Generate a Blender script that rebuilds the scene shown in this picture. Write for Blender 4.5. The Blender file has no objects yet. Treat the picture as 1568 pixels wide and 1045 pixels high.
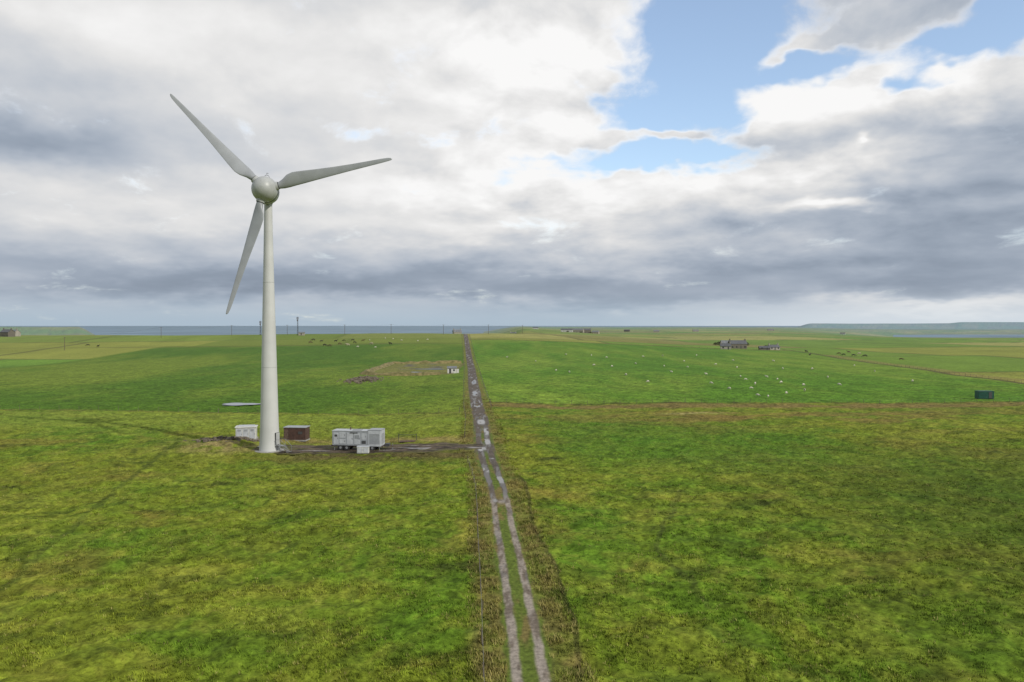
import bpy, math, random
import numpy as np
from mathutils import Vector, Matrix
random.seed(7); rng=np.random.default_rng(7)
scene=bpy.context.scene
F=1219.0; CAMH=21.5
# ------------------------------------------------------------------ noise
def ss(a,b,x):
    t=np.clip((np.asarray(x,dtype=float)-a)/(b-a),0,1); return t*t*(3-2*t)
def _h(i,j,s):
    h=(i.astype(np.uint32)*np.uint32(374761393)+j.astype(np.uint32)*np.uint32(668265263)+np.uint32((s*2246822519)&0xffffffff))
    h^=h>>np.uint32(13); h*=np.uint32(1274126177); h^=h>>np.uint32(16)
    return (h&np.uint32(0xffffff)).astype(np.float64)/16777215.0
def vn(x,y,s=0):
    xf=np.floor(x); yf=np.floor(y); tx=x-xf; ty=y-yf
    tx=tx*tx*(3-2*tx); ty=ty*ty*(3-2*ty)
    i=xf.astype(np.int64); j=yf.astype(np.int64)
    a=_h(i,j,s); b=_h(i+1,j,s); c=_h(i,j+1,s); d=_h(i+1,j+1,s)
    return (a*(1-tx)+b*tx)*(1-ty)+(c*(1-tx)+d*tx)*ty
def fbm(x,y,s=0,o=4,r=0.5):
    t=0;a=1;n=0
    for k in range(o):
        c,sn=math.cos(0.6*k),math.sin(0.6*k)
        t=t+a*vn((x*c-y*sn)*2**k+17.3*k,(x*sn+y*c)*2**k-9.1*k,s+k); n+=a; a*=r
    return t/n
# ------------------------------------------------------------------ terrain
RY=np.array([-400,-60,0,25,47.9,65.2,74.5,94.6,106,118,133,152,168,184.6,205,224,285,391,530,640,760,900,1200])
RX=np.array([30,6.5,3.6,2.4,1.18,.32,-.24,-1.32,-2.0,-3.1,-4.47,-5.6,-6.4,-7.3,-8.9,-10.1,-13.8,-19.9,-29,-36.5,-44.5,-54,-75])
_ys=np.arange(-400,1200,2.0); _xs=np.interp(_ys,RY,RX); _k=np.ones(5)/5
_xs[4:-4]=np.convolve(_xs,_k,'same')[4:-4]
def road_x(Y): return np.interp(Y,_ys,_xs)
def land(X,Y):
    X=np.asarray(X,float);Y=np.asarray(Y,float)
    th=np.arctan2(X,Y)
    z=12.4*(1-.9*ss(-30,260,X))*ss(400,780,Y)*(1-.12*ss(-100,-420,X))
    L=1-ss(-.06,.02,th)
    z=z-L*ss(830,1500,Y)*75
    z=z-46*ss(900,4200,Y)*ss(.3,.5,th)
    z=z-14*ss(.40,.47,th)*ss(3800,4050,Y)*(1-ss(5500,5800,Y))
    z=z+22*ss(.35,.5,th)*ss(5700,7000,Y)*(1-L)
    z=z-70*(1-L)*ss(8200,9500,Y)
    und=(fbm(X/150,Y/150,3,3)-.5)*2.2*ss(60,200,np.hypot(X,Y))+(fbm(X/35,Y/35,4,2)-.5)*.7
    und=und*ss(4,30,np.abs(X-road_x(Y))) + (fbm(X/400+3,Y/400,31,2)-.5)*6*ss(700,1100,Y)*(1-L)
    und=und*(1-.8*ss(.32,.45,th)*ss(900,1500,Y))
    und=und+0.7*np.exp(-((X+52)/6)**2-((Y-143)/7)**2)
    z=z+und
    z=np.where(z<-62,-62,z)
    # distant island on the right and headland on the left
    isl=-62+(124+16*fbm(th*16,th*0,5,3))*(.76*ss(.335,.36,th)+.14*ss(.50,.515,th)+.1)*ss(.325,.34,th)*ss(13500,14500,Y)*(1-ss(19000,22000,Y))
    z=np.maximum(z,isl)
    hd=-62+(66+12*fbm(th*30,th*0,8,3))*(1-ss(-.50,-.475,th))*ss(-.8,-.7,th)*ss(4400,5000,Y)*(1-ss(5600,6500,Y))
    return np.maximum(z,hd)
def spot(px,py,ymax=6000):
    b=(px-784)/F; d=(py-498)/F
    Y=30*np.exp(np.linspace(0,math.log(ymax/30),6000))
    g=land(b*Y,Y)-(CAMH-d*Y)
    i=np.argmax(g>0)
    if g[i]<=0: i=len(Y)-1
    y=float(Y[i]); x=b*y
    return x,y,float(land(x,y))
def C(*a): return np.array(a,float)
G_GREEN=C(.094,.170,.013); G_OLIVE=C(.158,.190,.018); G_BROWN=C(.185,.138,.032); G_DARK=C(.046,.068,.010)
G_YEL=C(.222,.228,.032); G_STRAW=C(.32,.26,.11)
def mix(a,b,t):
    t=np.asarray(t)[...,None]; return a*(1-t)+b*t
def segdist(X,Y,pts):
    d=np.full(X.shape,1e9)
    for (x0,y0),(x1,y1) in zip(pts[:-1],pts[1:]):
        vx,vy=x1-x0,y1-y0; t=np.clip(((X-x0)*vx+(Y-y0)*vy)/(vx*vx+vy*vy),0,1)
        d=np.minimum(d,np.hypot(X-x0-t*vx,Y-y0-t*vy))
    return d
def ground_color(X,Y):
    R=np.hypot(X,Y); off=X-road_x(Y)
    wx=X+8*(fbm(X/12,Y/12,40,3)-.5); wy=Y+8*(fbm(X/12,Y/12,41,3)-.5)
    nA=fbm(X/38,Y/38,11,4); nB=fbm(wx/7,wy/9,12,4,.6); nD=fbm(wx/14,wy/10,13,4,.6); nC=fbm(X/.8,Y/.95,14,3,.7)
    nE=fbm(wx/2.6,wy/3.0,15,4,.65)
    one=np.ones(X.shape+(1,))
    c=mix(G_GREEN*one,G_OLIVE*one,ss(.34,.62,.6*nA+.4*nB+.05*ss(20,-30,X)))
    c=mix(c,G_BROWN*one,np.clip(ss(.54,.72,nD)*.45+.22*ss(.54,.68,nE),0,1))
    c=mix(c,G_YEL*one,ss(.5,.68,fbm(wx/4,wy/5,16,4,.6))*.35)
    c=mix(c,G_DARK*one,ss(.57,.70,fbm(wx/2.4,wy/1.9,17,4,.62))*.48)
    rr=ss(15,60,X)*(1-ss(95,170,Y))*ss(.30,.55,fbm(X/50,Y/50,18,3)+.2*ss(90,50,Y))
    c=mix(c,C(.054,.084,.010)*one,rr*.72)  # cloud shadow painted into the right foreground grass colour
    c=mix(c,C(.064,.148,.012)*one,.6*ss(8,18,off)*(1-ss(35,80,off))*ss(108,135,Y)*(1-ss(170,200,Y)))
    lb=ss(145,178,Y)*(1-ss(192,198,Y))*(off<-4)
    c=mix(c,C(.165,.220,.028)*one,lb*.65)
    n1=fbm(X/60,Y/110,21,3); n2=fbm(X/9,Y/30,22,4)
    imp=mix(C(.082,.172,.014)*one,C(.150,.222,.026)*one,ss(.3,.7,.6*n1+.4*n2))
    ph=(X*math.cos(.35)+Y*math.sin(.35))*1.15+2*n1
    mow=.5+.5*np.sin(ph); mow2=ss(.3,.7,.5+.5*np.sin(ph/5.2))
    imp=imp*(0.90+.11*mow+.09*mow2)[...,None]*(.84+.32*fbm(X/3,Y/6,23,3))[...,None]
    edgeR=190+.1*(Y-294)+3*(n1-.5)
    mR=(off>3)*ss(221,225,Y)*(1-ss(645,665,Y+.12*X))*(1-ss(edgeR-2,edgeR+2,X))
    mL=(off<-3)*ss(194,199,Y+.02*X)*(1-ss(600,640,Y-.1*X))*ss(-238,-228,X+.05*Y)
    impL=mix(C(.072,.138,.012)*one,C(.140,.192,.022)*one,ss(.35,.7,.7*n1+.3*n2))*(.84+.32*fbm(X/3,Y/6,23,3))[...,None]
    ca,sa=math.cos(.11),math.sin(.11); U=(X*ca+Y*sa)/210; V=(-X*sa+Y*ca)/170
    row=np.floor(V); U=U+.7*_h(row.astype(np.int64),(row*0).astype(np.int64),77)
    col=np.floor(U); h=_h(col.astype(np.int64),row.astype(np.int64),91)
    pal=[C(.14,.215,.028),C(.22,.235,.042),C(.20,.19,.05),C(.125,.215,.026),C(.28,.27,.075),C(.17,.22,.035)]
    far=np.zeros(X.shape+(3,))
    for i,p in enumerate(pal):
        far+= ((h>=i/6)&(h<(i+1)/6+(i==5)))[...,None]*p
    ed=np.minimum(np.minimum(U-col,1-U+col)*210,np.minimum(V-row,1-V+row)*170)
    far=mix(far,C(.085,.085,.028)*one,(1-ss(1.5,4,ed))*.6)
    far=far*(.72+.56*fbm(X/22,Y/45,24,5,.6))[...,None]
    far=mix(far,C(.125,.175,.024)*one,.65*(off<0)*(X>-240)*(Y<900))
    fm=np.clip(ss(580,640,np.where(off<0,Y-.1*X,Y))+ss(-228,-238,X+.05*Y)*ss(150,260,Y)+ss(edgeR-2,edgeR+2,X)*ss(221,260,Y),0,1)
    c=mix(c,far,fm)
    c=mix(c,imp,mR); c=mix(c,impL,mL)
    def line(d,w,colr,a): 
        nonlocal c
        c=mix(c,colr*one,(1-ss(w*.4,w,d))*a)
    rag=4*(fbm(X/6,Y/6,26,3)-.5)
    line(np.where(off>3,np.abs(Y-214+1.5*rag),99),8.0,C(.175,.130,.042),.9*ss(.30,.50,fbm(X/14,Y/5,27,2)+.12))
    line(np.where((off>3),np.abs(Y-221),99),1.1,C(.045,.038,.016),.75)
    line(np.where(off<-3,np.abs(Y-196+.02*X+rag*.3),99),1.6,C(.12,.12,.03),.6)
    line(np.where((Y>222)&(Y<700),np.abs(X-edgeR),99),2.2,C(.085,.065,.03),.85)
    line(np.where((Y>222)&(Y<560),np.abs(X-edgeR-6-rag),99),6,C(.22,.17,.06),.6)
    line(np.where((off>3)&(X<edgeR),np.abs(Y+.12*X-655),99),6,C(.12,.10,.03),.8)
    line(np.where(off<-3,np.abs(Y-.1*X-618),99),4,C(.11,.11,.03),.7)
    b=np.exp(-((X-70)/60)**2-((Y-188)/18)**2)*ss(.40,.6,fbm(X/16,Y/7,28,4))
    c=mix(c,C(.185,.125,.038)*one,np.clip(b*.85,0,1))
    c=mix(c,G_STRAW*one*1.1,np.exp(-((X-44)/7)**2-((Y-195.5)/1.2)**2)*.8)
    # turbine compound
    b=np.exp(-((X+51)/9)**2-((Y-143)/9)**4)*ss(.34,.50,nE)
    c=mix(c,C(.24,.18,.08)*one,b*.8)
    b=((X>-47)&(X<-4))*np.exp(-((Y-(132+rag))/5.5)**2)*ss(-46,-30,X)
    c=mix(c,C(.090,.068,.028)*one,b*.9*ss(.22,.45,nE))
    b=((X>-46)&(X<-6))*np.exp(-((Y-(150+rag))/3.5)**2)
    c=mix(c,C(.24,.18,.07)*one,b*.7)
    q=ss(-66,-62,X)*(1-ss(-27,-25,X))*ss(345,352,Y+rag)*(1-ss(436,444,Y))
    c=mix(c,C(.19,.165,.055)*one,q*.75)
    q2=ss(-58,-55,X)*(1-ss(-36,-34,X))*ss(.5,.6,fbm(X/12,Y/9,30,3))*q
    c=mix(c,C(.12,.11,.09)*one,q2*.8)
    line(segdist(X+rag*.3,Y,[(-62,150),(-57.9,129.7),(-52.6,106),(-48.2,89.8),(-44.2,74.4),(-42,65),(-38,40)]),.6,C(.06,.08,.014),.5)
    line(segdist(X+rag*.15,Y,[(3.9,42),(4.2,50),(4.6,58),(3.6,72),(2.4,84),(2.2,100),(1.2,112)]),.32,C(.03,.032,.012),.75)
    line(segdist(X+rag*.6,Y,[(15,60),(14,76),(22,104)]),.4,C(.05,.06,.015),.5)
    for hx,hy,rx,ry in ((-4.5,70.5,3,1.3),(-54.5,66,3,1.5),(-58,125,4,.9),(-40,108,1.6,.8),(6,128,2.5,1.5),(-66,106,3,1),(-25,90,2,.8),(30,95,2,.8)):
        c=mix(c,C(.035,.045,.010)*one,np.clip(np.exp(-((X-hx)/rx)**2-((Y-hy)/ry)**2)*1.2*ss(.25,.55,nE),0,.8))
    vw=ss(1.0,1.4,np.abs(off))*(1-ss(2.8,4.2,np.abs(off)+rag*.25))*(1-.4*ss(250,400,Y))*(Y<820)
    c=mix(c,mix(C(.19,.15,.05)*one,C(.11,.12,.026)*one,ss(.38,.6,nE)),vw*.75)
    fade=1-ss(250,700,R)
    c=c*(1+(nC-.5)*1.35*fade+(nE-.5)*.75*fade)[...,None]
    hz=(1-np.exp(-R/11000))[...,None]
    c=c*(1-hz)+C(.22,.30,.38)*hz  # aerial haze baked into the ground colour, bluer with distance
    return np.clip(c,.004,1)
# ------------------------------------------------------------------ mats
def new_mat(name,base=(.5,.5,.5),rough=.6,metal=0,noise=0,scale=5,spec=.5,col2=None,bump=0,bscale=None):
    m=bpy.data.materials.new(name); m.use_nodes=True; nt=m.node_tree; b=nt.nodes['Principled BSDF']
    b.inputs['Roughness'].default_value=rough; b.inputs['Metallic'].default_value=metal
    b.inputs['Specular IOR Level'].default_value=spec
    tc=nt.nodes.new('ShaderNodeTexCoord'); n=nt.nodes.new('ShaderNodeTexNoise'); n.inputs['Scale'].default_value=scale; n.inputs['Detail'].default_value=5
    nt.links.new(tc.outputs['Object'],n.inputs['Vector'])
    r=nt.nodes.new('ShaderNodeValToRGB'); c2=col2 or tuple(x*(1-noise) for x in base)
    r.color_ramp.elements[0].position=.35; r.color_ramp.elements[1].position=.65
    r.color_ramp.elements[0].color=(*c2,1); r.color_ramp.elements[1].color=(*base,1)
    nt.links.new(n.outputs['Fac'],r.inputs['Fac']); nt.links.new(r.outputs['Color'],b.inputs['Base Color'])
    if bump:
        bp=nt.nodes.new('ShaderNodeBump'); bp.inputs['Strength'].default_value=bump; bp.inputs['Distance'].default_value=.05
        nt.links.new(n.outputs['Fac'],bp.inputs['Height']); nt.links.new(bp.outputs['Normal'],b.inputs['Normal'])
    return m
def grid_mesh(name,P,nu,nv,closed_u=False):
    me=bpy.data.meshes.new(name)
    i=np.arange(nu*nv).reshape(nv,nu)
    if closed_u: i=np.concatenate([i,i[:,:1]],1)
    q=np.stack([i[:-1,:-1],i[:-1,1:],i[1:,1:],i[1:,:-1]],-1).reshape(-1,4)
    me.vertices.add(len(P)); me.vertices.foreach_set('co',P.astype(np.float32).ravel())
    me.loops.add(q.size); me.loops.foreach_set('vertex_index',q.ravel().astype(np.int32))
    me.polygons.add(len(q)); me.polygons.foreach_set('loop_start',np.arange(0,q.size,4,dtype=np.int32))
    me.polygons.foreach_set('loop_total',np.full(len(q),4,dtype=np.int32))
    me.update(); me.validate(); me.polygons.foreach_set('use_smooth',np.ones(len(q),bool)); me.update()
    return me
def set_col(me,name,c):
    a=me.color_attributes.new(name,'FLOAT_COLOR','POINT')
    a.data.foreach_set('color',np.concatenate([c,np.ones((len(c),1))],1).astype(np.float32).ravel())
def link(o): scene.collection.objects.link(o); return o
# ------------------------------------------------------------------ ground sheet
ang=np.radians(np.concatenate([np.arange(-180,-42,1.5),np.arange(-42,42,.1),np.arange(42,180,1.5)]))
rad=np.concatenate([[0.01],np.geomspace(3,38,40)[:-1],np.geomspace(38,1000,680)[:-1],np.geomspace(1000,40000,220)])
A,Rr=np.meshgrid(ang,rad); X=(np.sin(A)*Rr).ravel(); Y=(np.cos(A)*Rr).ravel()
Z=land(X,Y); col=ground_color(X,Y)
def micro(X,Y):
    b=(fbm(X/.7,Y/.7,51,3,.6)-.5)*.42+(fbm(X/2.6,Y/2.6,52,2)-.5)*.6
    return b*ss(1.6,3,np.abs(X-road_x(Y)))*(1-ss(150,500,np.hypot(X,Y)))*(1-(1-ss(5,7,np.abs(Y-140)))*(X>-46)*(X<-4))
Z=Z+micro(X,Y)
me=grid_mesh('ground',np.stack([X,Y,Z],1),len(ang),len(rad),True)
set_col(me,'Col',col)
ground=link(bpy.data.objects.new('ground',me))
def attr_mat(name,rough=.9,spec=.15,grain=True,det=7):
    m=bpy.data.materials.new(name); m.use_nodes=True; nt=m.node_tree; b=nt.nodes['Principled BSDF']; L=nt.links.new
    b.inputs['Roughness'].default_value=rough; b.inputs['Specular IOR Level'].default_value=spec
    a=nt.nodes.new('ShaderNodeVertexColor'); a.layer_name='Col'
    if not grain: L(a.outputs['Color'],b.inputs['Base Color']); return m
    tc=nt.nodes.new('ShaderNodeTexCoord')
    n=nt.nodes.new('ShaderNodeTexNoise'); n.inputs['Scale'].default_value=2.2; n.inputs['Detail'].default_value=det-1; n.inputs['Roughness'].default_value=.8
    L(tc.outputs['Object'],n.inputs['Vector'])
    mr=nt.nodes.new('ShaderNodeMapRange'); mr.inputs['From Min'].default_value=.33; mr.inputs['From Max'].default_value=.67; mr.inputs['To Min'].default_value=.45; mr.inputs['To Max'].default_value=1.55
    L(n.outputs['Fac'],mr.inputs['Value'])
    vm=nt.nodes.new('ShaderNodeVectorMath'); vm.operation='SCALE'; L(a.outputs['Color'],vm.inputs[0]); L(mr.outputs['Result'],vm.inputs['Scale'])
    L(vm.outputs['Vector'],b.inputs['Base Color'])
    bp=nt.nodes.new('ShaderNodeBump'); bp.inputs['Strength'].default_value=.5; bp.inputs['Distance'].default_value=.12
    L(n.outputs['Fac'],bp.inputs['Height']); L(bp.outputs['Normal'],b.inputs['Normal'])
    return m
me.materials.append(attr_mat('grassland',1.0,.05))
# ------------------------------------------------------------------ sea
me=bpy.data.meshes.new('sea'); S=60000
me.from_pydata([(-S,-S,-47),(S,-S,-47),(S,S,-47),(-S,S,-47)],[],[(0,1,2,3)])
sea=link(bpy.data.objects.new('sea',me))
m=new_mat('sea_water',(.17,.25,.32),.6,noise=.35,scale=.0015,spec=.25); me.materials.append(m)
# ------------------------------------------------------------------ road
ys=np.concatenate([np.arange(-60,230,.25),np.arange(230,800,1.0)])
xc=road_x(ys); nu=49; t=np.linspace(-1,1,nu)
T,YY=np.meshgrid(t,ys); XC=np.repeat(xc[:,None],nu,1)
half=1.55+.35*(fbm(YY/2.5,np.sign(T)*7,61,3)-.5)*2 + .5*ss(98,135,YY)
O=T*half; Xr=(XC+O); Zr=land(Xr,YY)+.045-.04*np.abs(T)**4
Xr=Xr.ravel(); Yr=YY.ravel(); Zr=Zr.ravel(); Or=O.ravel(); Tr=T.ravel(); ONE=np.ones((len(Xr),1))
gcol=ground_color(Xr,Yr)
wob=.16*(fbm(Yr/7,Yr*0,69,2)-.5)
dtrk=np.minimum(np.abs(Or+.82+wob),np.abs(Or-.82+wob))+.26*(fbm(Xr/.5,Yr/1.6,62,4,.6)-.5)
w=.31+.22*ss(98,130,Yr)+.5*ss(190,260,Yr)
trk=1-ss(w-.12,w+.14,dtrk)
midg=fbm(Xr/1.1,Yr/4,63,4)
far_=ss(150,175,Yr)*(np.abs(Or)<1.7)
trk=np.maximum(trk,far_*ss(.34,.48,midg))
trk=np.maximum(trk,np.exp(-((Yr-96.5)/1.2)**2)*(np.abs(Or)<1.2))
trk=np.maximum(trk,np.exp(-((Yr-139)/5)**2)*(np.abs(Or)<1.8)*ss(.3,.45,midg))
gr=fbm(Xr/.6,Yr/2.2,64,4,.6)
tcol=mix(C(.150,.122,.095)*ONE,C(.285,.245,.205)*ONE,ss(.32,.60,gr))
tcol=mix(tcol,C(.110,.092,.075)*ONE*(.65+.7*gr)[:,None],ss(96,103,Yr))
grass=mix(C(.16,.13,.042)*ONE,C(.10,.135,.022)*ONE,ss(.38,.56,midg))
grass=mix(grass,gcol,ss(.80,.97,np.abs(Tr)))*(.6+.8*fbm(Xr/.2,Yr/.3,65,2))[:,None]
rc=mix(grass,tcol,trk)
pn=fbm(Xr/.9,Yr/9,66,3)
wet=trk*ss(.56,.68,pn)*ss(93,99,Yr)*.65
wet=np.maximum(wet,trk*ss(.62,.72,fbm(Xr/.7,Yr/4,70,3))*.5)
for yy,ww,xo in ((221,7,.2),(211,3,.0),(137,3.0,-.3),(146,4,.5),(160,6,.6),(176,5,0),(97,1.2,0),(129,2.0,.6),(250,10,0),(300,14,.3),(118,3,-.8),(110,3,.8)):
    wet=np.maximum(wet,np.clip(1.5*np.exp(-((Yr-yy)/ww)**2-((Or-xo)/.9)**4)*ss(.42,.52,fbm(Xr/1.2,Yr/6,68,3)),0,1)*trk)
wet*=np.clip(1-ss(.75,.92,np.abs(Tr)),0,1)
wet=np.clip(wet,0,1)
rc=mix(rc,rc*.45,wet)
me=grid_mesh('road',np.stack([Xr,Yr,Zr],1),nu,len(ys)); set_col(me,'Col',rc); set_col(me,'Wet',np.repeat(wet[:,None],3,1))
def wet_mat(name):
    m=attr_mat(name,.8,.3,True,5); nt=m.node_tree; b=nt.nodes['Principled BSDF']; L=nt.links.new
    a=nt.nodes.new('ShaderNodeVertexColor'); a.layer_name='Wet'
    sp=nt.nodes.new('ShaderNodeSeparateColor'); L(a.outputs['Color'],sp.inputs[0])
    def mp(a0,b0,sock):
        mr=nt.nodes.new('ShaderNodeMapRange'); mr.inputs['To Min'].default_value=a0; mr.inputs['To Max'].default_value=b0; L(sp.outputs[0],mr.inputs['Value']); L(mr.outputs['Result'],sock)
    mp(.9,.12,b.inputs['Roughness']); mp(.10,.45,b.inputs['Specular IOR Level'])
    bp=[n for n in nt.nodes if n.type=='BUMP'][0]; mp(.35,.02,bp.inputs['Strength'])
    mr=[n for n in nt.nodes if n.type=='MAP_RANGE'][0]; mr.inputs['To Min'].default_value=.65; mr.inputs['To Max'].default_value=1.35
    return m
WET=wet_mat('wet_gravel'); me.materials.append(WET); link(bpy.data.objects.new('road',me))
# access track and hardstanding
xs=np.arange(-45,-5.0,.25); nv=len(xs); nu=46
T,XX=np.meshgrid(np.linspace(-1,1,nu),xs)
hw=3.2+2.6*ss(-8,-14,XX)+1.4*(fbm(XX/2.5,np.sign(T)*5,71,4)-.5)*2-2.0*ss(-38,-45,XX)
YY=140.0+T*hw; ZZ=land(XX,YY)+.06-.05*np.abs(T)**6
Xr,Yr,Zr=XX.ravel(),YY.ravel(),ZZ.ravel(); Tr=T.ravel(); ONE=np.ones((len(Xr),1))
n=fbm(Xr/1.6,Yr/1.2,72,5,.6)
c=mix(C(.040,.032,.024)*ONE,C(.115,.090,.066)*ONE,ss(.35,.62,n))
gm=np.clip(ss(.78,1.0,np.abs(Tr)+.5*(n-.5))+.6*ss(.58,.66,fbm(Xr/4,Yr/1.0,73,4)),0,1)
c=mix(c,ground_color(Xr,Yr)*.75,gm)
wet=ss(.60,.66,fbm(Xr/4,Yr/1.2,74,4))*(1-ss(.4,.65,np.abs(Tr)))*(1-gm)*.8
me=grid_mesh('gravel_track',np.stack([Xr,Yr,Zr],1),nu,nv); set_col(me,'Col',c); set_col(me,'Wet',np.repeat(wet[:,None],3,1)); me.materials.append(WET)
link(bpy.data.objects.new('gravel_track',me))
# ------------------------------------------------------------------ grass tufts
TM=attr_mat('grass_blades',.9,.08,False)
def tufts(name,n,rmin,rmax,hmin,hmax,verge=False,seed=1):
    g=np.random.default_rng(seed)
    if verge:
        y=np.exp(g.uniform(math.log(rmin),math.log(rmax),n)); s=g.choice([-1,1],n); o=s*(1.5+g.random(n)*2.4+.5*ss(98,135,y)); x=road_x(y)+o
        k=fbm(x/1.5,y/1.5,81,2)>.45
        k&=~((np.abs(y-140.2)<3)&(s<0))
    else:
        r=np.exp(g.uniform(math.log(rmin),math.log(rmax),n)); a=np.radians(g.uniform(-46,46,n)); x=np.sin(a)*r; y=np.cos(a)*r
        k=(np.abs(x-road_x(y))>1.9)&~((np.abs(y-140.2)<5.6)&(x<-4)&(x>-46))
        k&=fbm(x/2.4,y/2.4,82,3,.6)+.25*(g.random(n)-.5)>.48
    x,y=x[k],y[k]; n=len(x); z=land(x,y); c=ground_color(x,y)
    z=z+micro(x,y)-.03
    NB=5
    st=g.random(n)<(.4 if verge else .08)
    c=mix(c,np.tile(G_STRAW,(n,1)),st*.5)*g.uniform(.75,1.5,(n,1))
    x=np.repeat(x,NB);y=np.repeat(y,NB);z=np.repeat(z,NB);c=np.repeat(c,NB,0)
    N=n*NB; a=g.uniform(0,2*math.pi,N); h=g.uniform(hmin,hmax,N); ln=g.uniform(.1,.9,N)*h; w=g.uniform(.02,.05,N)
    ox=x+g.normal(0,.09,N); oy=y+g.normal(0,.09,N); ca,sa=np.cos(a),np.sin(a)
    P=np.empty((N,3,3)); P[:,0]=np.stack([ox-sa*w,oy+ca*w,z],1); P[:,1]=np.stack([ox+sa*w,oy-ca*w,z],1); P[:,2]=np.stack([ox+ca*ln,oy+sa*ln,z+h],1)
    cc=np.empty((N,3,3)); cc[:,0]=c*.8; cc[:,1]=c*.8; cc[:,2]=c*1.3
    me=bpy.data.meshes.new(name); me.vertices.add(N*3); me.vertices.foreach_set('co',P.astype(np.float32).ravel())
    me.loops.add(N*3); me.loops.foreach_set('vertex_index',np.arange(N*3,dtype=np.int32)); me.polygons.add(N)
    me.polygons.foreach_set('loop_start',np.arange(0,N*3,3,dtype=np.int32)); me.polygons.foreach_set('loop_total',np.full(N,3,dtype=np.int32)); me.update()
    set_col(me,'Col',cc.reshape(-1,3)); me.materials.append(TM); link(bpy.data.objects.new(name,me))
tufts('grass_tufts',130000,40,190,.08,.26,False,3)
tufts('verge_grass',12000,38,230,.15,.38,True,4)
# ------------------------------------------------------------------ mesh builder
class MB:
    def __init__(s): s.v=[];s.f=[];s.m=[];s.mats=[];s.sm=[]
    def mi(s,mat):
        if mat not in s.mats: s.mats.append(mat)
        return s.mats.index(mat)
    def add(s,vs,fs,mat,smooth=False):
        b=len(s.v); s.v+= [tuple(v) for v in vs]; k=s.mi(mat)
        for f in fs: s.f.append([b+i for i in f]); s.m.append(k); s.sm.append(smooth)
    def box(s,c,d,mat,ch=0.0):
        x,y,z=c; a,b,h=d[0]/2,d[1]/2,d[2]/2
        if ch<=0:
            vs=[(x+i*a,y+j*b,z+k*h) for k in(-1,1) for j in(-1,1) for i in(-1,1)]
            s.add(vs,[(0,2,3,1),(4,5,7,6),(0,1,5,4),(2,6,7,3),(0,4,6,2),(1,3,7,5)],mat)
        else:
            ring=lambda A,B,zz:[(x-A+ch,y-B,zz),(x+A-ch,y-B,zz),(x+A,y-B+ch,zz),(x+A,y+B-ch,zz),(x+A-ch,y+B,zz),(x-A+ch,y+B,zz),(x-A,y+B-ch,zz),(x-A,y-B+ch,zz)]
            vs=ring(a,b,z-h)+ring(a,b,z+h-ch)+ring(a-ch,b-ch,z+h); fs=[tuple(range(7,-1,-1)),tuple(range(16,24))]
            for k in (0,8):
                for i in range(8): j=(i+1)%8; fs.append((k+i,k+j,k+8+j,k+8+i))
            s.add(vs,fs,mat)
    def cyl(s,p0,p1,r0,r1,n,mat,smooth=True):
        p0=Vector(p0);p1=Vector(p1);d=(p1-p0).normalized(); u=d.orthogonal().normalized(); w=d.cross(u)
        vs=[p0+(u*math.cos(2*math.pi*i/n)+w*math.sin(2*math.pi*i/n))*r0 for i in range(n)]+[p1+(u*math.cos(2*math.pi*i/n)+w*math.sin(2*math.pi*i/n))*r1 for i in range(n)]
        s.add(vs,[(i,(i+1)%n,n+(i+1)%n,n+i) for i in range(n)],mat,smooth); s.add(vs[:n],[tuple(range(n-1,-1,-1))],mat); s.add(vs[n:],[tuple(range(n))],mat)
    def rev(s,prof,n,mat,axis='z',at=(0,0,0)):
        vs=[];fs=[]
        for (h,r) in prof:
            for i in range(n):
                a=2*math.pi*i/n; c,d=r*math.cos(a),r*math.sin(a)
                vs.append((at[0]+c,at[1]+d,at[2]+h) if axis=='z' else (at[0]+c,at[1]+h,at[2]-d))
        for k in range(len(prof)-1):
            for i in range(n): j=(i+1)%n; fs.append((k*n+i,k*n+j,(k+1)*n+j,(k+1)*n+i))
        s.add(vs,fs,mat,True)
    def gable(s,c,d,hw,hr,wall,roof,ov=.25):
        x,y,z=c; a,b=d[0]/2,d[1]/2
        s.add([(x-a,y-b,z),(x+a,y-b,z),(x+a,y+b,z),(x-a,y+b,z),(x-a,y-b,z+hw),(x+a,y-b,z+hw),(x+a,y+b,z+hw),(x-a,y+b,z+hw),(x-a,y,z+hw+hr),(x+a,y,z+hw+hr)],
              [(0,1,5,4),(2,3,7,6),(1,2,6,9,5),(3,0,4,8,7)],wall)
        sl=hr/b; t=.14; A=a+ov; B=b+ov
        for sg in(-1,1):
            e=(y+sg*B,z+hw-sl*ov+.02); r=(y,z+hw+hr+.02)
            vs=[(x-A,e[0],e[1]),(x+A,e[0],e[1]),(x+A,r[0],r[1]),(x-A,r[0],r[1])]; vs+=[(p[0],p[1],p[2]+t) for p in vs]
            s.add(vs,[(0,1,2,3),(4,5,6,7),(0,1,5,4),(1,2,6,5),(2,3,7,6),(3,0,4,7)],roof)
    def obj(s,name,parent=None,loc=(0,0,0),rz=0):
        me=bpy.data.meshes.new(name); me.from_pydata(s.v,[],s.f)
        for m in s.mats: me.materials.append(m)
        me.polygons.foreach_set('material_index',s.m); me.polygons.foreach_set('use_smooth',s.sm); me.update()
        o=link(bpy.data.objects.new(name,me)); o.location=loc; o.rotation_euler=(0,0,rz)
        if parent: o.parent=parent
        return o
def empty(name,loc=(0,0,0),rz=0):
    o=link(bpy.data.objects.new(name,None)); o.location=loc; o.rotation_euler=(0,0,rz); return o
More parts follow.
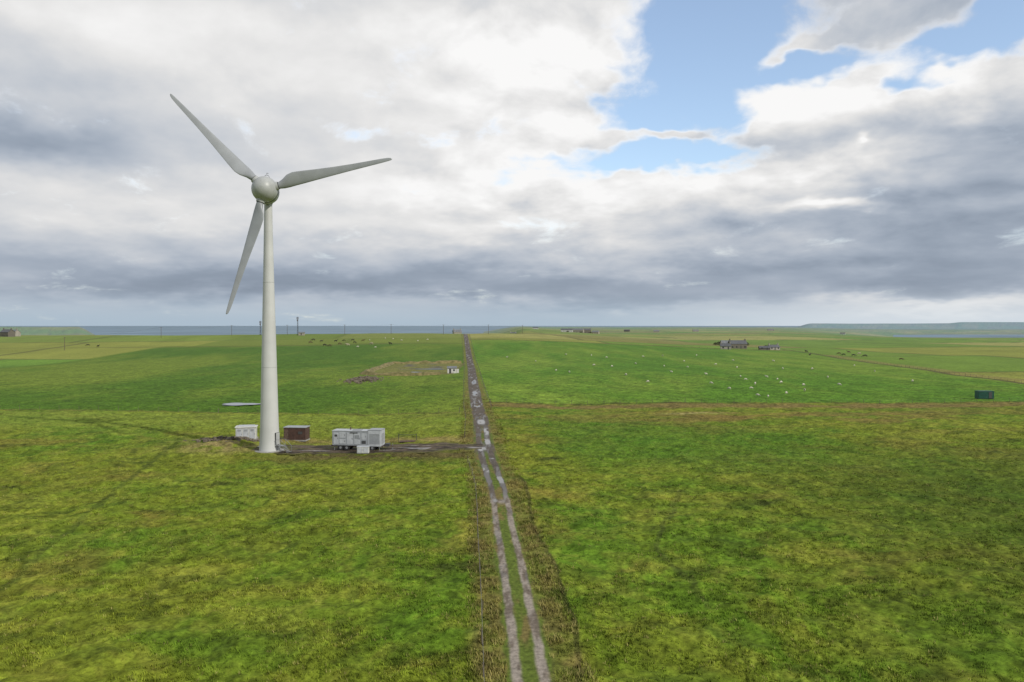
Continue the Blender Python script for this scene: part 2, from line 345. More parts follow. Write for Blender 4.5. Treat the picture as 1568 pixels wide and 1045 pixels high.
# ------------------------------------------------------------------ turbine
tw=new_mat('turbine_paint',(.54,.545,.53),.4,noise=.10,scale=.35)
tb=new_mat('blade_paint',(.31,.325,.34),.4,noise=.18,scale=.4)
tn=new_mat('nacelle_paint',(.40,.41,.40),.42,noise=.12,scale=.8)
dk=new_mat('dark_gap',(.06,.06,.06),.6,noise=.2)
gal=new_mat('galvanised_steel',(.33,.34,.35),.45,metal=.4,noise=.3,scale=8)
conc=new_mat('concrete',(.34,.33,.30),.85,noise=.35,scale=3,bump=.3)
TX,TY=-41.9,137.3; TZ=float(land(TX,TY))
turb=empty('wind_turbine',(TX,TY,0))
b=MB(); prof=[]
hpts=[0,2,6,12,20,28,36,43.2]; rpts=[1.80,1.64,1.50,1.36,1.16,.96,.78,.66]
for h in np.linspace(0,43.2,60): prof.append((h,float(np.interp(h,hpts,rpts))))
b.rev(prof,48,tw); b.obj('tower',turb,(0,0,TZ-.15))
b=MB()
for h in (14.6,29.2): 
    r=float(np.interp(h,hpts,rpts)); b.rev([(h-.04,r+.002),(h-.03,r+.02),(h+.03,r+.02),(h+.04,r+.002)],48,tn)
b.rev([(-.1,2.5),(.22,2.5),(.24,2.46),(.24,1.7)],48,conc); b.obj('flanges_and_plinth',turb,(0,0,TZ-.15))
b=MB() 
b.box((1.72,0,2.3),(.16,.95,2.1),dk,.02); b.box((1.82,0,2.3),(.05,.85,2.0),tn,.01)
b.box((2.4,0,1.15),(1.2,1.2,.08),gal)
for i in range(5): b.box((3.1+.26*i,0,.98-.2*i),(.26,1.0,.05),gal)
for sy in(-.6,.6):
    b.cyl((1.9,sy,1.15),(1.9,sy,2.2),.03,.03,6,gal); b.cyl((3.0,sy,0),(3.0,sy,2.2),.03,.03,6,gal); b.cyl((4.3,sy,0),(4.3,sy,1.1),.03,.03,6,gal)
    b.cyl((1.9,sy,2.2),(3.0,sy,2.2),.03,.03,6,gal); b.cyl((3.0,sy,2.2),(4.3,sy,1.1),.03,.03,6,gal)
b.obj('entrance_door_and_steps',turb,(0,0,TZ-.1),math.radians(-25))
head=empty('nacelle_head',(0,0,TZ+44.35)); head.parent=turb; head.rotation_euler=(math.radians(-4),0,.10)
HO=2.9
b=MB(); b.rev([(-2.45,0.001),(-2.4,.45),(-2.22,.95),(-1.85,1.42),(-1.3,1.80),(-.7,2.04),(-.1,2.14),(.35,2.15),(.62,2.12)],56,tn,'y',(0,-HO,0)); b.obj('spinner',head)
b=MB(); b.rev([(.62,2.06),(.74,2.06)],56,dk,'y',(0,-HO,0)); b.rev([(.74,2.16),(1.3,2.16),(2.2,2.05),(3.2,1.8),(4.2,1.45),(5.2,1.0),(5.9,.5),(6.1,.001)],56,tn,'y',(0,-HO,0))
b.cyl((0,0,-1.9),(0,0,-1.2),.75,.95,32,tn); b.obj('nacelle_body',head)
b=MB()
N=14
for i in range(N):
    a0=math.pi*i/N;a1=math.pi*(i+1)/N
    b.cyl((.5*math.cos(a0),-1.2,2.1+.75*math.sin(a0)),(.5*math.cos(a1),-1.2,2.1+.75*math.sin(a1)),.05,.05,6,gal)
b.cyl((.5,-1.2,1.8),(.5,-1.2,2.1),.04,.04,6,gal); b.cyl((-.5,-1.2,1.8),(-.5,-1.2,2.1),.04,.04,6,gal)
b.cyl((0,-1.2,2.8),(0,-1.2,3.15),.03,.03,6,gal); b.box((.1,-1.2,3.15),(.35,.03,.12),gal); b.obj('wind_sensor_hoop',head)
def blade(theta,k):
    RS=[1.3,2.0,2.6,3.3,4.2,5.2,7,9,12,15,18,20,21.2,21.75,21.95]
    CH=[1.15,1.15,1.18,1.6,2.2,2.35,2.1,1.78,1.38,1.08,.86,.72,.58,.40,.10]
    TH=[1.15,1.15,1.12,1.0,.84,.66,.48,.38,.28,.20,.15,.12,.10,.07,.03]
    TWi=[34,34,34,32,29,26,22,18,15,12,10,9,8,8,8]
    n=28; vs=[];fs=[]
    for r,c,t,tw_ in zip(RS,CH,TH,TWi):
        circ=float(ss(2.4,5.0,r)); a=math.radians(tw_)
        for i in range(n):
            p=2*math.pi*i/n; cx=math.cos(p); sy=math.sin(p)
            xx=cx*c/2; yy=sy*t/2*(1-circ*.55*(1-cx)/2)
            xx=xx-circ*c*.22
            bend=-.003*max(0,r-8)**1.6
            vs.append((xx*math.cos(a)-yy*math.sin(a),xx*math.sin(a)+yy*math.cos(a)+bend,r))
    m=len(RS)
    for j in range(m-1):
        for i in range(n): q=(i+1)%n; fs.append((j*n+i,j*n+q,(j+1)*n+q,(j+1)*n+i))
    fs.append(tuple(range((m-1)*n,m*n)))
    b=MB(); b.add(vs,fs,tb,True)
    b.cyl((0,0,1.85),(0,0,2.35),.76,.70,28,tn); b.cyl((0,0,2.35),(0,0,2.47),.62,.62,28,dk)
    o=b.obj('blade_%d'%k,head,(0,-HO-.25,0)); o.rotation_euler=(0,math.radians(90-theta),0)
for k in range(3): blade(14.3+120*k,k+1)
# ------------------------------------------------------------------ compound buildings
wht=new_mat('weathered_white',(.58,.58,.54),.6,noise=.18,scale=1.5)
gry=new_mat('grey_cladding',(.33,.35,.37),.5,noise=.25,scale=1.2)
lgt=new_mat('light_grey_panel',(.46,.48,.50),.5,noise=.18,scale=1.6)
brn=new_mat('brown_cladding',(.085,.045,.035),.7,noise=.35,scale=2)
blk=new_mat('black_rubber',(.02,.02,.02),.8,noise=.3)
rust=new_mat('rusty_steel',(.13,.085,.065),.8,noise=.5,scale=4)
kx,ky=-49.8,149; kz=float(land(kx,ky))
e=empty('transformer_kiosk',(kx,ky,kz-.1),math.radians(12))
b=MB(); b.box((0,0,.15),(4.0,2.9,.3),conc); b.box((0,0,1.35),(3.6,2.5,2.1),wht,.04); b.obj('walls',e)
b=MB(); b.box((0,0,2.48),(3.9,2.8,.16),wht,.05); b.box((0,0,2.62),(3.0,2.0,.14),lgt,.05); b.obj('roof',e)
b=MB()
for x in(-1.15,0,1.15):
    b.box((x,-1.27,1.3),(1.0,.04,1.8),lgt,.01)
    for q in range(5): b.box((x,-1.30,1.75+.08*q),(.6,.03,.03),gal)
    b.box((x+.4,-1.31,1.2),(.04,.04,.2),dk)
b.obj('doors_and_louvres',e)
kx,ky=-41.0,151; kz=float(land(kx,ky))
e=empty('brown_switchgear_cabin',(kx,ky,kz-.05),math.radians(-4))
b=MB(); b.box((0,0,.12),(4.5,2.8,.25),conc); b.box((.1,0,1.4),(4.2,2.5,2.3),brn,.03)
for i in range(14): b.box((-1.9+.3*i+.05,-1.27,1.4),(.06,.04,2.2),brn)
b.obj('walls',e)
b=MB(); b.box((.1,0,2.6),(4.4,2.7,.12),gry,.02); b.obj('roof',e)
b=MB(); b.box((-1.5,-1.31,1.25),(.9,.04,1.95),rust); b.box((1.2,-1.31,1.6),(.8,.04,.5),dk); b.obj('door_and_vent',e)
kx,ky=-27.0,139.5; kz=float(land(kx,ky))
e=empty('generator_trailer',(kx,ky,kz+.03),math.radians(-7))
b=MB(); b.box((-1.1,0,2.15),(6.4,2.5,2.5),gry,.05); b.box((-1.1,0,3.43),(6.5,2.6,.06),lgt); b.obj('main_body',e)
b=MB(); b.box((3.3,0,2.2),(2.3,2.55,2.8),lgt,.05); b.box((3.3,0,3.64),(2.4,2.65,.07),gry)
for q in range(9): b.box((3.3,-1.29,1.3+.2*q),(1.8,.05,.08),gal)
for q in range(9): b.box((4.46,0,1.3+.2*q),(.05,1.8,.08),gal)
b.obj('radiator_section',e)
b=MB()
for x,w,h,z in((-3.6,.9,2.0,2.1),(-2.45,1.1,1.0,2.7),(-2.45,1.1,.8,1.6),(-1.1,1.1,1.9,2.1),(.2,1.1,1.9,2.1),(1.4,.9,1.1,2.5)):
    b.box((x,-1.265,z),(w,.04,h),lgt,.01)
    b.box((x+w*.38,-1.295,z),(.05,.03,.3),dk)
b.box((-.4,-1.3,3.1),(1.4,.04,.16),dk); b.box((1.4,-1.28,1.5),(.7,.04,.5),dk); b.box((-3.6,-1.30,2.6),(.5,.03,.35),dk)
for q in range(6): b.box((.2,-1.3,2.1+.12*q),(.8,.03,.05),gal)
b.cyl((-1.5,.4,3.4),(-1.5,.4,3.9),.12,.12,12,rust); b.box((0,-.3,3.52),(1.6,.9,.12),gal)
b.obj('doors_vents_exhaust',e)
b=MB()
for y in(-.8,.8): b.box((0,y,.78),(9.2,.14,.24),rust)
for x in(-2.8,-1.7,2.9):
    for y in(-1.1,1.1): b.cyl((x,y-.14,.5),(x,y+.14,.5),.5,.5,20,blk); b.cyl((x,y-.16,.5),(x,y+.16,.5),.22,.22,12,gal)
    b.cyl((x,-1.1,.5),(x,1.1,.5),.07,.07,8,rust)
for y in(-.5,.5): b.cyl((4.6,y,.8),(6.6,0,.75),.07,.07,8,rust)
b.cyl((6.2,0,.1),(6.2,0,1.2),.05,.05,8,gal); b.box((5.3,0,.95),(.8,1.0,.5),dk,.03)
for y in(-.9,.9): b.cyl((4.1,y,0),(4.1,y,.8),.05,.05,8,gal); b.cyl((-4.0,y,0),(-4.0,y,.8),.05,.05,8,gal)
b.obj('chassis_wheels_drawbar',e)
b=MB(); b.box((0,0,.62),(2.0,1.2,1.05),wht,.04); b.box((0,0,1.18),(2.1,1.3,.08),lgt,.02); b.box((0,0,.06),(1.8,1.1,.12),dk)
for x in(-.5,.5): b.box((x,-.62,.62),(.85,.04,.8),lgt,.01); b.box((x*.2,-.65,.65),(.04,.03,.15),dk)
kx,ky=-25.3,135.0; b.obj('utility_cabinet',None,(kx,ky,float(land(kx,ky))+.05),math.radians(5))
b=MB()
for i in range(6): b.cyl((-1.4,.25*i-.6,.2),(1.5,.25*i-.6,.22),.09,.09,8,rust)
for x in(-1.2,0,1.2): b.box((x,0,.06),(.12,1.6,.1),blk)
for x in(-1.6,1.7): b.cyl((x,.8,0),(x,.8,1.5),.05,.05,6,dk)
b.cyl((-1.6,.8,1.3),(1.7,.8,1.3),.04,.04,6,dk)
b.obj('pipe_stack',None,(-19.4,147,float(land(-19.4,147))),.1)
# ------------------------------------------------------------------ rubble heaps
stone=new_mat('rubble_stone',(.20,.165,.12),.9,noise=.5,scale=2,bump=.4)
def rubble(name,cx,cy,lx,ly,n,smin,smax,hh,seed):
    r=random.Random(seed); b=MB()
    for i in range(n):
        a=r.gauss(0,.4);c=r.gauss(0,.4); x=cx+a*lx; y=cy+c*ly; s=r.uniform(smin,smax)
        z=float(land(x,y))+hh*max(0,1-(a*a+c*c)*1.2)*r.random()
        vs=[]
        for q in [(-1,-1,-1),(1,-1,-1),(1,1,-1),(-1,1,-1),(-1,-1,1),(1,-1,1),(1,1,1),(-1,1,1)]:
            vs.append((x+q[0]*s*r.uniform(.5,1),y+q[1]*s*r.uniform(.5,1),z+q[2]*s*r.uniform(.35,.8)))
        b.add(vs,[(0,3,2,1),(4,5,6,7),(0,1,5,4),(1,2,6,5),(2,3,7,6),(3,0,4,7)],stone)
    b.obj(name)
rubble('rubble_heap',-52,146.5,8,4,160,.12,.4,.5,1)
rubble('rubble_heap',-59,318,8,22,240,.25,.65,1.2,2)
def ribbon_bank(name,pts,w,h,mat,step=1.5):
    pts=np.array(pts,float); L=np.hypot(*np.diff(pts,axis=0).T); cum=np.concatenate([[0],np.cumsum(L)])
    t=np.arange(0,cum[-1],step); x=np.interp(t,cum,pts[:,0]); y=np.interp(t,cum,pts[:,1])
    dx=np.gradient(x);dy=np.gradient(y);l=np.hypot(dx,dy); nx,ny=-dy/l,dx/l
    prof=[(-1,-.15),(-.6,.5),(-.3,.9),(0,1),(.35,.85),(.7,.4),(1,-.15)]
    V=[]
    for i in range(len(t)):
        hh=h*(.55+.9*float(vn(np.array(t[i]/4),np.array(1.0),5)))
        for o,q in prof:
            X_=x[i]+nx[i]*o*w;Y_=y[i]+ny[i]*o*w; V.append((X_,Y_,float(land(X_,Y_))+q*hh))
    me=grid_mesh(name,np.array(V),7,len(t)); me.materials.append(mat); return link(bpy.data.objects.new(name,me))
bankm=new_mat('dead_grass_bank',(.24,.19,.08),.95,noise=.6,scale=.6,bump=.5,col2=(.09,.09,.025))
ribbon_bank('earth_bank',[(-28,440),(-66,436),(-66,352),(-58,346),(-30,348)],2.2,1.3,bankm)
wat=new_mat('pond_water',(.10,.12,.13),.05,noise=.1)
def pond(name,cx,cy,rx,ry,seed):
    n=40; vs=[]
    zz=max(float(land(cx+rx*math.cos(a),cy+ry*math.sin(a))) for a in np.linspace(0,6.28,12))+.10
    for i in range(n):
        a=2*math.pi*i/n; k=1+.18*math.sin(3*a+seed)+.1*math.sin(7*a)
        vs.append((cx+rx*k*math.cos(a),cy+ry*k*math.sin(a),zz))
    me=bpy.data.meshes.new(name); me.from_pydata(vs,[],[tuple(range(n))]); me.materials.append(wat); link(bpy.data.objects.new(name,me))
x,y,z=spot(369,620); pond('pond',x,y,5.4,3.4,1)
x,y,z=spot(640,571); pond('pond',x,y,5,3,2); x,y,z=spot(660,566); pond('pond',x,y,7,2.5,4)
# ------------------------------------------------------------------ hut, container
slate=new_mat('slate_roof',(.11,.115,.125),.7,noise=.35,scale=1)
harl=new_mat('harled_wall',(.36,.33,.28),.9,noise=.25,scale=1)
dstone=new_mat('dark_stone_wall',(.17,.15,.125),.9,noise=.4,scale=1.5)
whw=new_mat('white_render',(.58,.57,.54),.8,noise=.12,scale=1)
glass=new_mat('window_glass',(.03,.035,.045),.15,noise=.3)
redr=new_mat('corrugated_roof',(.18,.19,.20),.6,noise=.3,scale=.7)
grn=new_mat('green_container',(.012,.085,.06),.5,noise=.3,scale=2)
x,y,z=spot(692,571.5)
b=MB(); b.gable((0,0,0),(4.0,2.8),2.3,.7,whw,redr); b.box((-.8,-1.42,1.0),(.9,.05,2.0),dk); b.box((.9,-1.42,1.4),(.8,.05,.7),glass); b.box((2.6,.2,.9),(1.0,1.2,1.8),whw,.04)
b.obj('small_white_hut',None,(x,y,z-.05),.08)
x,y,z=spot(1508,611.5)
b=MB(); b.box((0,0,1.25),(4.3,2.3,2.1),grn,.03)
for i in range(13): b.box((-1.95+.325*i,-1.17,1.25),(.12,.05,1.9),grn)
b.box((0,0,2.33),(4.4,2.4,.08),grn); b.box((1.1,-1.2,1.2),(.9,.05,1.8),dk)
for sx in(-1.7,1.7): b.box((sx,0,.1),(.3,2.2,.2),blk)
b.obj('green_storage_container',None,(x,y,z),-.05)
# ------------------------------------------------------------------ houses
def house(name,px,py,L,W,H,roofh,wall,roof,rz=0,chim=True,D=None):
    x,y,z=spot(px,py) if D is None else ((px-784)/F*D,D,float(land((px-784)/F*D,D)))
    e=empty(name,(x,y,z-.2),rz)
    b=MB(); b.gable((0,0,0),(L,W),H,roofh,wall,roof,.3); b.obj('walls_and_roof',e)
    b=MB(); k=max(2,int(L/3))
    for i in range(k):
        xx=-L/2+L*(i+.5)/k
        if i==k//2: b.box((xx,-W/2-.03,1.15),(1.0,.06,2.1),dk)
        else: b.box((xx,-W/2-.03,1.6),(1.1,.06,1.2),glass)
    b.obj('windows_and_door',e)
    if chim:
        b=MB()
        for s in(-1,1): b.box((s*(L/2-.5),0,H+roofh+.5),(.8,.9,1.4),wall); b.cyl((s*(L/2-.5),0,H+roofh+1.2),(s*(L/2-.5),0,H+roofh+1.6),.15,.13,8,rust)
        b.obj('chimneys',e)
    return e
house('stone_farmhouse',1129,534,14,6.5,4.2,2.7,dstone,slate,.1)
house('stone_farmhouse',1111,535,8,5,2.8,2.0,harl,slate,-.2)
house('stone_barn',1119,531,18,7,3.2,2.4,dstone,redr,.05,False)
house('stone_cottage',1184,536,9,5,2.4,1.8,harl,slate,.3)
house('ruined_stone_byre',1170,536,8,4.5,1.8,1.3,dstone,slate,-.1,False)
for i,(px,D,L,H) in enumerate(((868,1500,22,4),(882,1520,30,5),(897,1540,18,6),(912,1600,14,4),(786,1250,9,4),(1005,2200,16,4),(960,2500,18,4),(1065,2500,18,4),(1290,2600,16,4),(1180,3000,24,5),(12,760,12,4.5),(22,775,9,4),(820,2400,16,4),(700,905,9,4))):
    house('farmhouse' if i%3 else 'farm_shed',px,0,L,7,H,2.6,[whw,harl,dstone,harl][i%4],[slate,redr][i%2],random.uniform(-.5,.5),i%3!=0,D)
leaf=new_mat('dark_foliage',(.055,.060,.022),.8,noise=.5,scale=.5)
bark=new_mat('bark',(.08,.06,.045),.9,noise=.3)
def shrub(name,x,y,h,w,seed):
    r=random.Random(seed); b=MB(); z=float(land(x,y))
    for k in range(4):
        b.cyl((x+r.uniform(-.2,.2),y,z-.1),(x+r.uniform(-w,w)*.5,y+r.uniform(-w,w)*.5,z+h*r.uniform(.5,.85)),.12,.03,5,bark)
    for i in range(420):
        a=r.uniform(0,6.28);rr=math.sqrt(r.random())*w*(1+.25*math.sin(3*a+seed)); q=r.random()**.7
        c=Vector((x+rr*math.cos(a)*(1.1-q*.5),y+rr*math.sin(a)*(1.1-q*.5),z+.3+q*h*(1-.3*rr/w)))
        u=Vector((r.gauss(0,1),r.gauss(0,1),r.gauss(0,1))).normalized(); v=u.orthogonal().normalized(); s=r.uniform(.12,.35)
        b.add([c-u*s-v*s*.5,c+u*s-v*s*.3,c+v*s],[(0,1,2)],leaf)
    b.obj(name)
for i,(px,D) in enumerate(((1098,745),(1103,752),(1108,748),(1141,755),(1147,760),(1176,690),(870,1490),(890,1500),(905,1530))):
    shrub('windswept_shrub',(px-784)/F*D,D+6,random.uniform(2.2,3.8),random.uniform(1.8,3),i)
# ------------------------------------------------------------------ poles, masts
wood=new_mat('weathered_wood',(.14,.115,.085),.9,noise=.4,scale=4)
def pole(px,D,h,name='utility_pole'):
    x=(px-784)/F*D; z=float(land(x,D)); b=MB(); b.cyl((0,0,-.3),(0,0,h),.19,.14,8,wood); b.box((0,0,h-.5),(2.2,.14,.14),wood)
    for s in(-1,-.0,1): b.cyl((s*.95,0,h-.43),(s*.95,0,h-.15),.06,.05,6,conc)
    b.obj(name,None,(x,D,z)); return (x,D,z+h-.2)
line=[pole(px,D,9.5) for px,D in ((99,560),(247,700),(355,730),(440,745),(528,755),(599,760),(679,765),(748,800),(800,880))]
b=MB()
for p,q in zip(line[:-1],line[1:]):
    for s in(-.95,.95):
        prev=None
        for k in range(9):
            t=k/8; pt=Vector(p)*(1-t)+Vector(q)*t; pt.y+=s; pt.z-=4*1.2*t*(1-t)
            if prev: b.cyl(prev,pt,.02,.02,4,dk)
            prev=pt
b.obj('overhead_wires')
def mast(px,D,h,w):
    x=(px-784)/F*D; z=float(land(x,D)); b=MB()
    for a in range(3):
        t=a*2.094; b.cyl((w*math.cos(t),w*math.sin(t),-.3),(w*.5*math.cos(t),w*.5*math.sin(t),h),.11,.09,6,dk)
    n=int(h/1.6)
    for k in range(n):
        f0=1-.5*k/n; f1=1-.5*(k+1)/n
        for a in range(3):
            t=a*2.094;t2=(a+1)*2.094
            b.cyl((w*f0*math.cos(t),w*f0*math.sin(t),h*k/n),(w*f1*math.cos(t2),w*f1*math.sin(t2),h*(k+1)/n),.055,.055,4,dk)
    for q in(-.7,.7): b.box((q,-.3,h-1),(.35,.25,2.2),rust,.03)
    b.cyl((0,-.9,h-3),(0,-.5,h-3),.6,.3,14,rust); b.cyl((0,0,h),(0,0,h+2),.05,.03,6,dk)
    b.obj('lattice_communications_mast',None,(x,D,z))
mast(456,735,17,.8); mast(399,735,13,.7)
b=MB(); b.gable((0,0,0),(5,3),2.4,.8,harl,redr); b.box((0,-1.52,1.2),(.9,.05,1.9),dk); b.obj('mast_equipment_hut',None,((462-784)/F*735,735,float(land((462-784)/F*735,735))))
# ------------------------------------------------------------------ fences
def fence(name,pts,sp,h=1.15,wires=True,seed=0):
    r=random.Random(seed); pts=np.array(pts,float); L=np.hypot(*np.diff(pts,axis=0).T); cum=np.concatenate([[0],np.cumsum(L)])
    t=np.arange(0,cum[-1],sp); x=np.interp(t,cum,pts[:,0]); y=np.interp(t,cum,pts[:,1]); z=land(x,y); b=MB(); tops=[]
    for i in range(len(t)):
        hh=h*r.uniform(.85,1.1); lx,ly=r.uniform(-.1,.1),r.uniform(-.1,.1); rr=.08 if i%12==0 else .045
        b.cyl((x[i],y[i],z[i]-.3),(x[i]+lx,y[i]+ly,z[i]+hh),rr,rr*.9,6,wood,False); tops.append((x[i],y[i],z[i]))
    if wires:
        for k in(.35,.65,.98):
            for p,q in zip(tops[:-1],tops[1:]): b.cyl((p[0],p[1],p[2]+k*h),(q[0],q[1],q[2]+k*h),.004,.004,3,gal)
    b.obj(name)
yy=np.arange(20,760,6.0)
fence('post_and_wire_fence',[(road_x(y)-2.9-.6*ss(100,140,y),y) for y in yy if y<134],5.5,seed=1)
fence('post_and_wire_fence',[(road_x(y)-3.5,y) for y in yy if y>148],6,seed=2)
fence('post_and_wire_fence',[(road_x(y)+3.6,y) for y in yy if y>200],6,seed=3)
fence('post_and_wire_fence',[(-6,220.5),(60,220.5),(150,220.5),(260,221)],4.5,seed=4)
fence('post_and_wire_fence',[(190,222),(190,294),(218,582),(222,640)],5,wires=False,seed=5)
fence('post_and_wire_fence',[(-13,196),(-120,198.5),(-240,201)],5,wires=False,seed=6)
fence('post_and_wire_fence',[(-26,345),(-26,441),(-68,440),(-70,350)],4,wires=False,seed=7)
fence('post_and_wire_fence',[(-30,648),(80,640),(218,629)],6,wires=False,seed=8)
# ------------------------------------------------------------------ animals
def skin(name,verts,edges,rad,mats,sub=2):
    me=bpy.data.meshes.new('tmp'); me.from_pydata(verts,edges,[]); o=link(bpy.data.objects.new('tmp',me))
    o.modifiers.new('s','SKIN'); s=o.modifiers.new('u','SUBSURF'); s.levels=sub
    sv=me.skin_vertices[0].data
    for i,r in enumerate(rad): sv[i].radius=r if isinstance(r,tuple) else (r,r)
    sv[0].use_root=True
    dg=bpy.context.evaluated_depsgraph_get(); ev=o.evaluated_get(dg); m2=bpy.data.meshes.new_from_object(ev); m2.name=name
    bpy.data.objects.remove(o); m2.materials.clear()
    for m in mats: m2.materials.append(m)
    m2.polygons.foreach_set('use_smooth',np.ones(len(m2.polygons),bool)); return m2
def quadruped(name,L,Hh,bw,head_down,mats,legt,wool=1.0):
    T=Hh*.70; V=[(-L*.45,0,T*1.05),(-L*.15,0,T*.98),(L*.15,0,T*.97),(L*.42,0,T*1.05)]; R=[bw*.85*wool,bw*1.05*wool,bw*1.05*wool,bw*.85*wool]; E=[(0,1),(1,2),(2,3)]
    def ad(p,r,par): V.append(p);R.append(r);E.append((par,len(V)-1)); return len(V)-1
    if head_down:
        n=ad((L*.68,0,T*.75),bw*.45,3); h=ad((L*.85,0,T*.32),bw*.36,n); m=ad((L*.97,0,T*.08),bw*.24,h)
    else:
        n=ad((L*.66,0,T*1.3),bw*.45,3); h=ad((L*.82,0,T*1.52),bw*.38,n); m=ad((L*1.05,0,T*1.36),bw*.24,h)
    for s in(-1,1): ad((V[h][0]-.03*L,s*bw*.6,V[h][2]+.08*L),bw*.12,h)
    for s in(-1,1):
        hip=ad((-L*.40,s*bw*.55,T*.78),bw*.40,0); kn=ad((-L*.33,s*bw*.6,T*.52),bw*.28,hip); hk=ad((-L*.46,s*bw*.6,T*.30),bw*.17,kn); ad((-L*.43,s*bw*.6,0),bw*.14,hk)
        sh=ad((L*.36,s*bw*.55,T*.72),bw*.34,3); k2=ad((L*.37,s*bw*.58,T*.36),bw*.18,sh); ad((L*.36,s*bw*.58,0),bw*.14,k2)
    tl=ad((-L*.60,0,T*.95),bw*.10,0); ad((-L*.62,0,T*.45),bw*.07,tl)
    m2=skin(name,V,E,R,mats)
    zs=min(v.co.z for v in m2.vertices)
    for v in m2.vertices: v.co.z-=zs
    if len(mats)>1:
        for p in m2.polygons:
            c=p.center
            if (c.x>L*.62) or c.z<T*.42*legt: p.material_index=1
    return m2
woolm=new_mat('sheep_wool',(.60,.56,.46),.95,noise=.2,scale=4,bump=.5); face=new_mat('sheep_face',(.40,.37,.32),.9,noise=.3)
cowb=new_mat('cow_hide_black',(.022,.018,.016),.7,noise=.4,scale=2); cowr=new_mat('cow_hide_brown',(.10,.045,.022),.7,noise=.5,scale=2,col2=(.03,.018,.012)); coww=new_mat('cow_hide_cream',(.40,.34,.25),.8,noise=.2)
SG=quadruped('sheep_grazing',1.0,.86,.26,True,[woolm,face],.9,1.1); SS=quadruped('sheep_standing',1.0,.86,.26,False,[woolm,face],.9,1.1)
CG=[quadruped('cow_grazing',1.9,1.55,.36,True,[m],1) for m in(cowb,cowr,coww)]; CS=[quadruped('cow_standing',1.9,1.55,.36,False,[m],1) for m in(cowb,cowr,coww)]
def place(name,me,x,y,rz=None,sc=1):
    o=link(bpy.data.objects.new(name,me)); o.location=(x,y,float(land(x,y))-.01); o.rotation_euler=(0,0,random.uniform(0,6.28) if rz is None else rz); o.scale=(sc,)*3
for px,py in ((851,570),(873,572),(905,560),(931,562),(930,548),(956,575),(970,558),(1010,562),(1026,570),(1045,556),(1060,563),(1083,590),(1112,596),(1128,577),(1146,583),(1158,590),(1160,607),(1170,578),(1183,609),(1196,583),(1203,588),(1210,605),(1225,590),(1135,565),(1000,585),(1240,600),(1100,560),(980,548),(900,545),(820,555),(780,548),(1260,578),(1290,592),(1340,570),(1060,545),(1180,555),(1310,560),(1020,545),(1390,585),(1130,552),(1200,565),(870,545),(1250,565),(1075,575),(1150,598)):
    x,y,z=spot(px+random.uniform(-8,8),py+random.uniform(-2,1)); place('sheep',SG if random.random()<.75 else SS,x,y,None,random.uniform(.9,1.1))
for px,py in ((590,519),(602,520),(615,522),(640,523),(655,521),(566,522),(575,533),(548,532)):
    x,y,z=spot(px,py); place('sheep',SG,x,y,None,1.25)
for i,(px,py) in enumerate(((492,524),(497,530),(505,531),(514,524),(520,528),(527,523),(533,530),(540,522),(543,526),(556,523),(480,522),(475,526),(598,528),(569,528),(135,530),(150,532),(1285,543),(1292,545),(1300,541),(1307,546),(1316,543),(1240,545),(1325,547),(1380,552),(1235,540))):
    x,y,z=spot(px,py); k=[0,0,1,0,1,0,2][i%7]; place('cow',(CG if i%3 else CS)[k],x,y,random.choice([0,3.14])+random.uniform(-.7,.7),random.uniform(1,1.25))
# ------------------------------------------------------------------ world
w=bpy.data.worlds.new('World'); scene.world=w; w.use_nodes=True; nt=w.node_tree; nt.nodes.clear(); L=nt.links.new
try: w.cycles.sampling_method='MANUAL'; w.cycles.sample_map_resolution=512
except Exception: pass
SE,SR=math.radians(34),math.radians(128)
def node(t): return nt.nodes.new(t)
def M(op,*a,clamp=False):
    n=node('ShaderNodeMath'); n.operation=op; n.use_clamp=clamp
    for i,x in enumerate(a):
        if isinstance(x,(int,float)): n.inputs[i].default_value=x
        else: L(x,n.inputs[i])
    return n.outputs[0]
def SM(x,a,b):
    n=node('ShaderNodeMapRange'); n.interpolation_type='SMOOTHSTEP'; L(x,n.inputs['Value']); n.inputs['From Min'].default_value=a; n.inputs['From Max'].default_value=b; return n.outputs['Result']
def MIX(f,a,b):
    n=node('ShaderNodeMix'); n.data_type='RGBA'
    if isinstance(f,(int,float)): n.inputs[0].default_value=f
    else: L(f,n.inputs[0])
    for k,x in ((6,a),(7,b)):
        if isinstance(x,tuple): n.inputs[k].default_value=(*x,1)
        else: L(x,n.inputs[k])
    return n.outputs[2]
tc=node('ShaderNodeTexCoord'); sep=node('ShaderNodeSeparateXYZ'); L(tc.outputs['Generated'],sep.inputs[0]); dx,dy,dz=sep.outputs
az=M('MULTIPLY',M('ARCTAN2',dx,dy),57.2958); el=M('MULTIPLY',M('ARCSINE',dz),57.2958)
zc=M('MAXIMUM',dz,0.0); zl=M('MULTIPLY',M('LOGARITHM',M('ADD',M('MULTIPLY',zc,7.0),1.0),2.71828),.38)
def comb(a,b,c):
    n=node('ShaderNodeCombineXYZ')
    for i,x in enumerate((a,b,c)):
        if isinstance(x,(int,float)): n.inputs[i].default_value=x
        else: L(x,n.inputs[i])
    return n.outputs[0]
DV=comb(dx,dy,zl)
def VMA(v,s,o):
    n=node('ShaderNodeVectorMath'); n.operation='MULTIPLY_ADD'; L(v,n.inputs[0]); n.inputs[1].default_value=s; n.inputs[2].default_value=o; return n.outputs[0]
def NOI(k,kz,detail,rough,off=(0,0,0),dist=0,color=False):
    n=node('ShaderNodeTexNoise'); n.inputs['Scale'].default_value=1; n.inputs['Detail'].default_value=detail; n.inputs['Roughness'].default_value=rough; n.inputs['Distortion'].default_value=dist
    L(VMA(DV,(k,k,kz),off),n.inputs['Vector']); return n.outputs['Color' if color else 'Fac']
wc=NOI(7,12,4,.6,(3,1,7),0,True)
